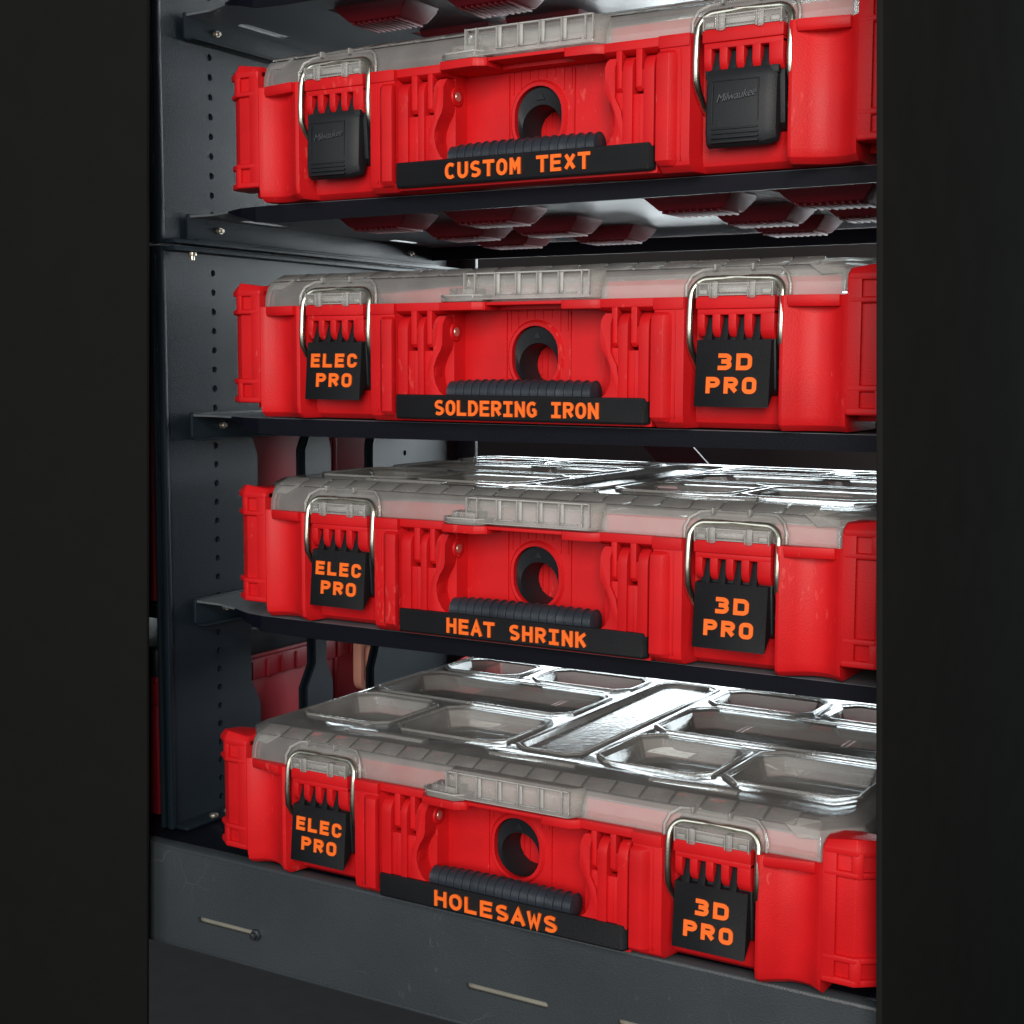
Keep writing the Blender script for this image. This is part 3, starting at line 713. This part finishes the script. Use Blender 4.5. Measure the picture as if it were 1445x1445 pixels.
# bottom tray and rail
b = MB()
b.box(-317, 258.6, -18, 425, -329.5, -327.2)
rp('tray', b, LIPST, bevel=.5)
rail_slots = []
def rslot(x0, x1, z0, z1, h=2.2):
    n = 5; L_ = Vector((x1-x0, z1-z0)).normalized(); p = Vector((-L_.y, L_.x))*h
    a, c = Vector((x0, z0)), Vector((x1, z1))
    pts = []
    for t in range(n+1):
        th = math.pi/2+math.pi*t/n; pts.append(tuple(a+L_*h*math.cos(th)+p*math.sin(th)))
    for t in range(n+1):
        th = -math.pi/2+math.pi*t/n; pts.append(tuple(c+L_*h*math.cos(th)+p*math.sin(th)))
    return pts
rail_slots = [rslot(-267, -212, -380, -380), rslot(-26, 33, -377.5, -377.5), rslot(88, 146, -376, -376)]
b = MB(); b.plate([(-336, -404), (258.6, -404), (258.6, -330.5), (-336, -330.5)], rail_slots, lambda p, t: (p[0], -22+t, p[1]), 2.5)
rp('front_rail', b, RAIL, smooth=False)
b = MB(); b.pyz([(-22, -330.6), (-21, -328.4), (-18, -327), (-12, -327), (-12, -331), (-19.4, -331)], -336, 258.6); b.box(-336, 258.6, -22, 8, -406.5, -404.2)
rp('rail_fold', b, RAIL, bevel=.6)
for sx in (-280, -40, 76): rp('slot_strip', MB().box(sx, sx+86, -17, -15.5, -388, -369), SLOT)
b = MB(); b.cyl((-211, -24.8, -380), 4.4, 3, 'y', 6); b.cyl((-211, -28, -380), 2.4, 4, 'y', 12); rp('bolt', b, DBOLT, bevel=.3)
b = MB(); b.cyl((-308, 40, -323.4), 3.6, 2.4, 'z', 8); rp('bolt', MB().cyl((-308, 56, -323.4), 3.0, 2, 'z', 8), BOLT, bevel=.3); rp('bolt', b, BOLT, bevel=.3)
b = MB(); b.cyl((-311, 30, 120.6), 3.4, 2.6, 'z', 8); b.cyl((-311, 30, 116.8), 1.9, 4, 'z', 10); rp('bolt', b, BOLT, bevel=.3)
# diagonal brace at the back
b = MB(); b.loft([[(x, y, z) for x, z in ((-180, 20), (-128, 20), (128, -230), (76, -230))] for y in (432, 435)])
rp('diagonal_brace', b, LIPST)

# ------------------------------------------------------------------ neighbouring rack
nr = thing('neighbouring_rack', (-340, 0, -405), 'edge of a second dark steel rack close beside the left panel', 'rack')
nlow = [openg(100, 186, 111, 174), openg(201, 281, 210, 273)]
b = panel(-326.6, 2.5, -326.5, 127.2, nlow); o = obj('side_panel', b.mesh('side_panel', STEEL, smooth=False), nr, (340, 0, 405))
b = panel(-326.6, 2.5, 128.6, 520, []); o = obj('side_panel', b.mesh('side_panel', STEEL, smooth=False), nr, (340, 0, 405))
for z0, z1 in ((-326, 127), (129.4, 520)): obj('panel_flange', MB().box(-329.5, -326, 2.5, 7, z0, z1).mesh('panel_flange', STEEL, bevel=1.0), nr, (340, 0, 405))
for z in (121, -152):
    b = MB(); b.box(-640, -336.8, 20, 400, z-2, z); b.box(-640, -336.8, 16, 20.2, z-10, z+.2)
    obj('shelf', b.mesh('shelf', LIPST, bevel=.5), nr, (340, 0, 405))
b = MB(); b.box(-640, -318, -18, 425, -329.5, -327.2); obj('tray', b.mesh('tray', LIPST), nr, (340, 0, 405))

def redbox(name, x0, x1, y0, y1, z0, z1, label, ribs):
    t = thing(name, ((x0+x1)/2, (y0+y1)/2, z0), label, 'tool box')
    ox, oy = (x0+x1)/2, (y0+y1)/2
    b = MB(); b.box(x0-ox, x1-ox, y0-oy, y1-oy, 0, z1-z0)
    for yy in (y0+80, y0+96, y0+230): b.box(x1-ox, x1-ox+2, yy-oy, yy-oy+5, 4, z1-z0-4)
    obj('body', b.mesh('body', REDOLD, bevel=4, seg=3), t)
    if ribs:
        b = MB(); b.box(x0-ox, x1-ox+5, y0-oy-3, y1-oy, z1-z0-22, z1-z0-4)
        for k in range(16): b.box(x1-ox+5, x1-ox+7, y0-oy+8+k*20, y0-oy+11+k*20, z1-z0-22, z1-z0-6)
        obj('rim', b.mesh('rim', REDOLD, bevel=1.5), t)
        b = MB(); b.box(x0-ox+3, x1-ox+1, y0-oy, y1-oy-4, z1-z0-3.8, z1-z0+24)
        obj('lid', b.mesh('lid', STEEL, bevel=5, seg=3), t)
        b = MB(); b.box(x1-ox+2.2, x1-ox+5, y0-oy+76, y0-oy+112, 20, 52); obj('latch', b.mesh('latch', BLACK, bevel=1), t)
    return t
redbox('red_box', -620, -350, 22, 396, -150, 113, 'dull red box standing in the next rack behind the lower side panel', False)
tb = redbox('red_box', -620, -352, 24, 392, -325, -212, 'red box with grey lid low in the next rack, seen through the panel openings', True)
tb2 = redbox('storage_box', -620, -352, 60, 392, 136, 158, 'flat dark red box on the upper shelf of the next rack', False)
# coral oval ring seen in the rear opening
b = MB()
oo = arc(0, 14, 9, 0, 180, 8)+arc(0, -14, 9, 180, 360, 8); oi_ = arc(0, 10, 4, 0, 180, 8)+arc(0, -12, 4, 180, 360, 8)
b.plate(oo, [oi_], lambda p, t: (t, p[0]*1.2, p[1]*1.15), 9)
t = obj('handle_ring', b.mesh('handle_ring', CORAL, bevel=.8), None, (-344, 284, -243)); t['label'] = 'coral oval ring handle showing in the rear opening of the side panel'; t['category'] = 'handle'
# small bright tool ends on the neighbour's shelf
for zz, rr, ln, nm in ((196, 7, 60, 'short steel socket standing left of the rack edge'), (170, 9, 60, 'wider steel socket lying low beside the rack edge'), (228, 5, 60, 'thin copper coloured tool end high beside the rack edge')):
    b = MB(); b.cyl((0, 0, 0), rr, ln, 'x', 20); b.cyl((ln*.3, 0, 0), rr*1.15, 6, 'x', 20)
    t = obj('steel_socket', b.mesh('steel_socket', WIRE, bevel=.6), None, (-400, 30, zz-22+5)); t['label'] = nm; t['category'] = 'tool'

# ------------------------------------------------------------------ closed cabinet door left of the racks
dt = thing('cabinet_door', (-900, -30, -900), 'plain charcoal steel cabinet door standing left of the racks', 'cabinet door')
xe = lambda z: -296.2+.0292*z
b = MB(); b.pxz([(-1500, -900), (xe(-900), -900), (xe(700), 700), (-1500, 700)], -37, -34)
obj('door_panel', b.mesh('door_panel', DOOR2, bevel=.6), dt, (900, 30, 900))
b = MB(); b.box(-1500, -325, -33.8, -25, -900, 700)
obj('door_frame', b.mesh('door_frame', DOOR2, bevel=.6), dt, (900, 30, 900))
print('tris', sum(len(m.polygons) for m in bpy.data.meshes))
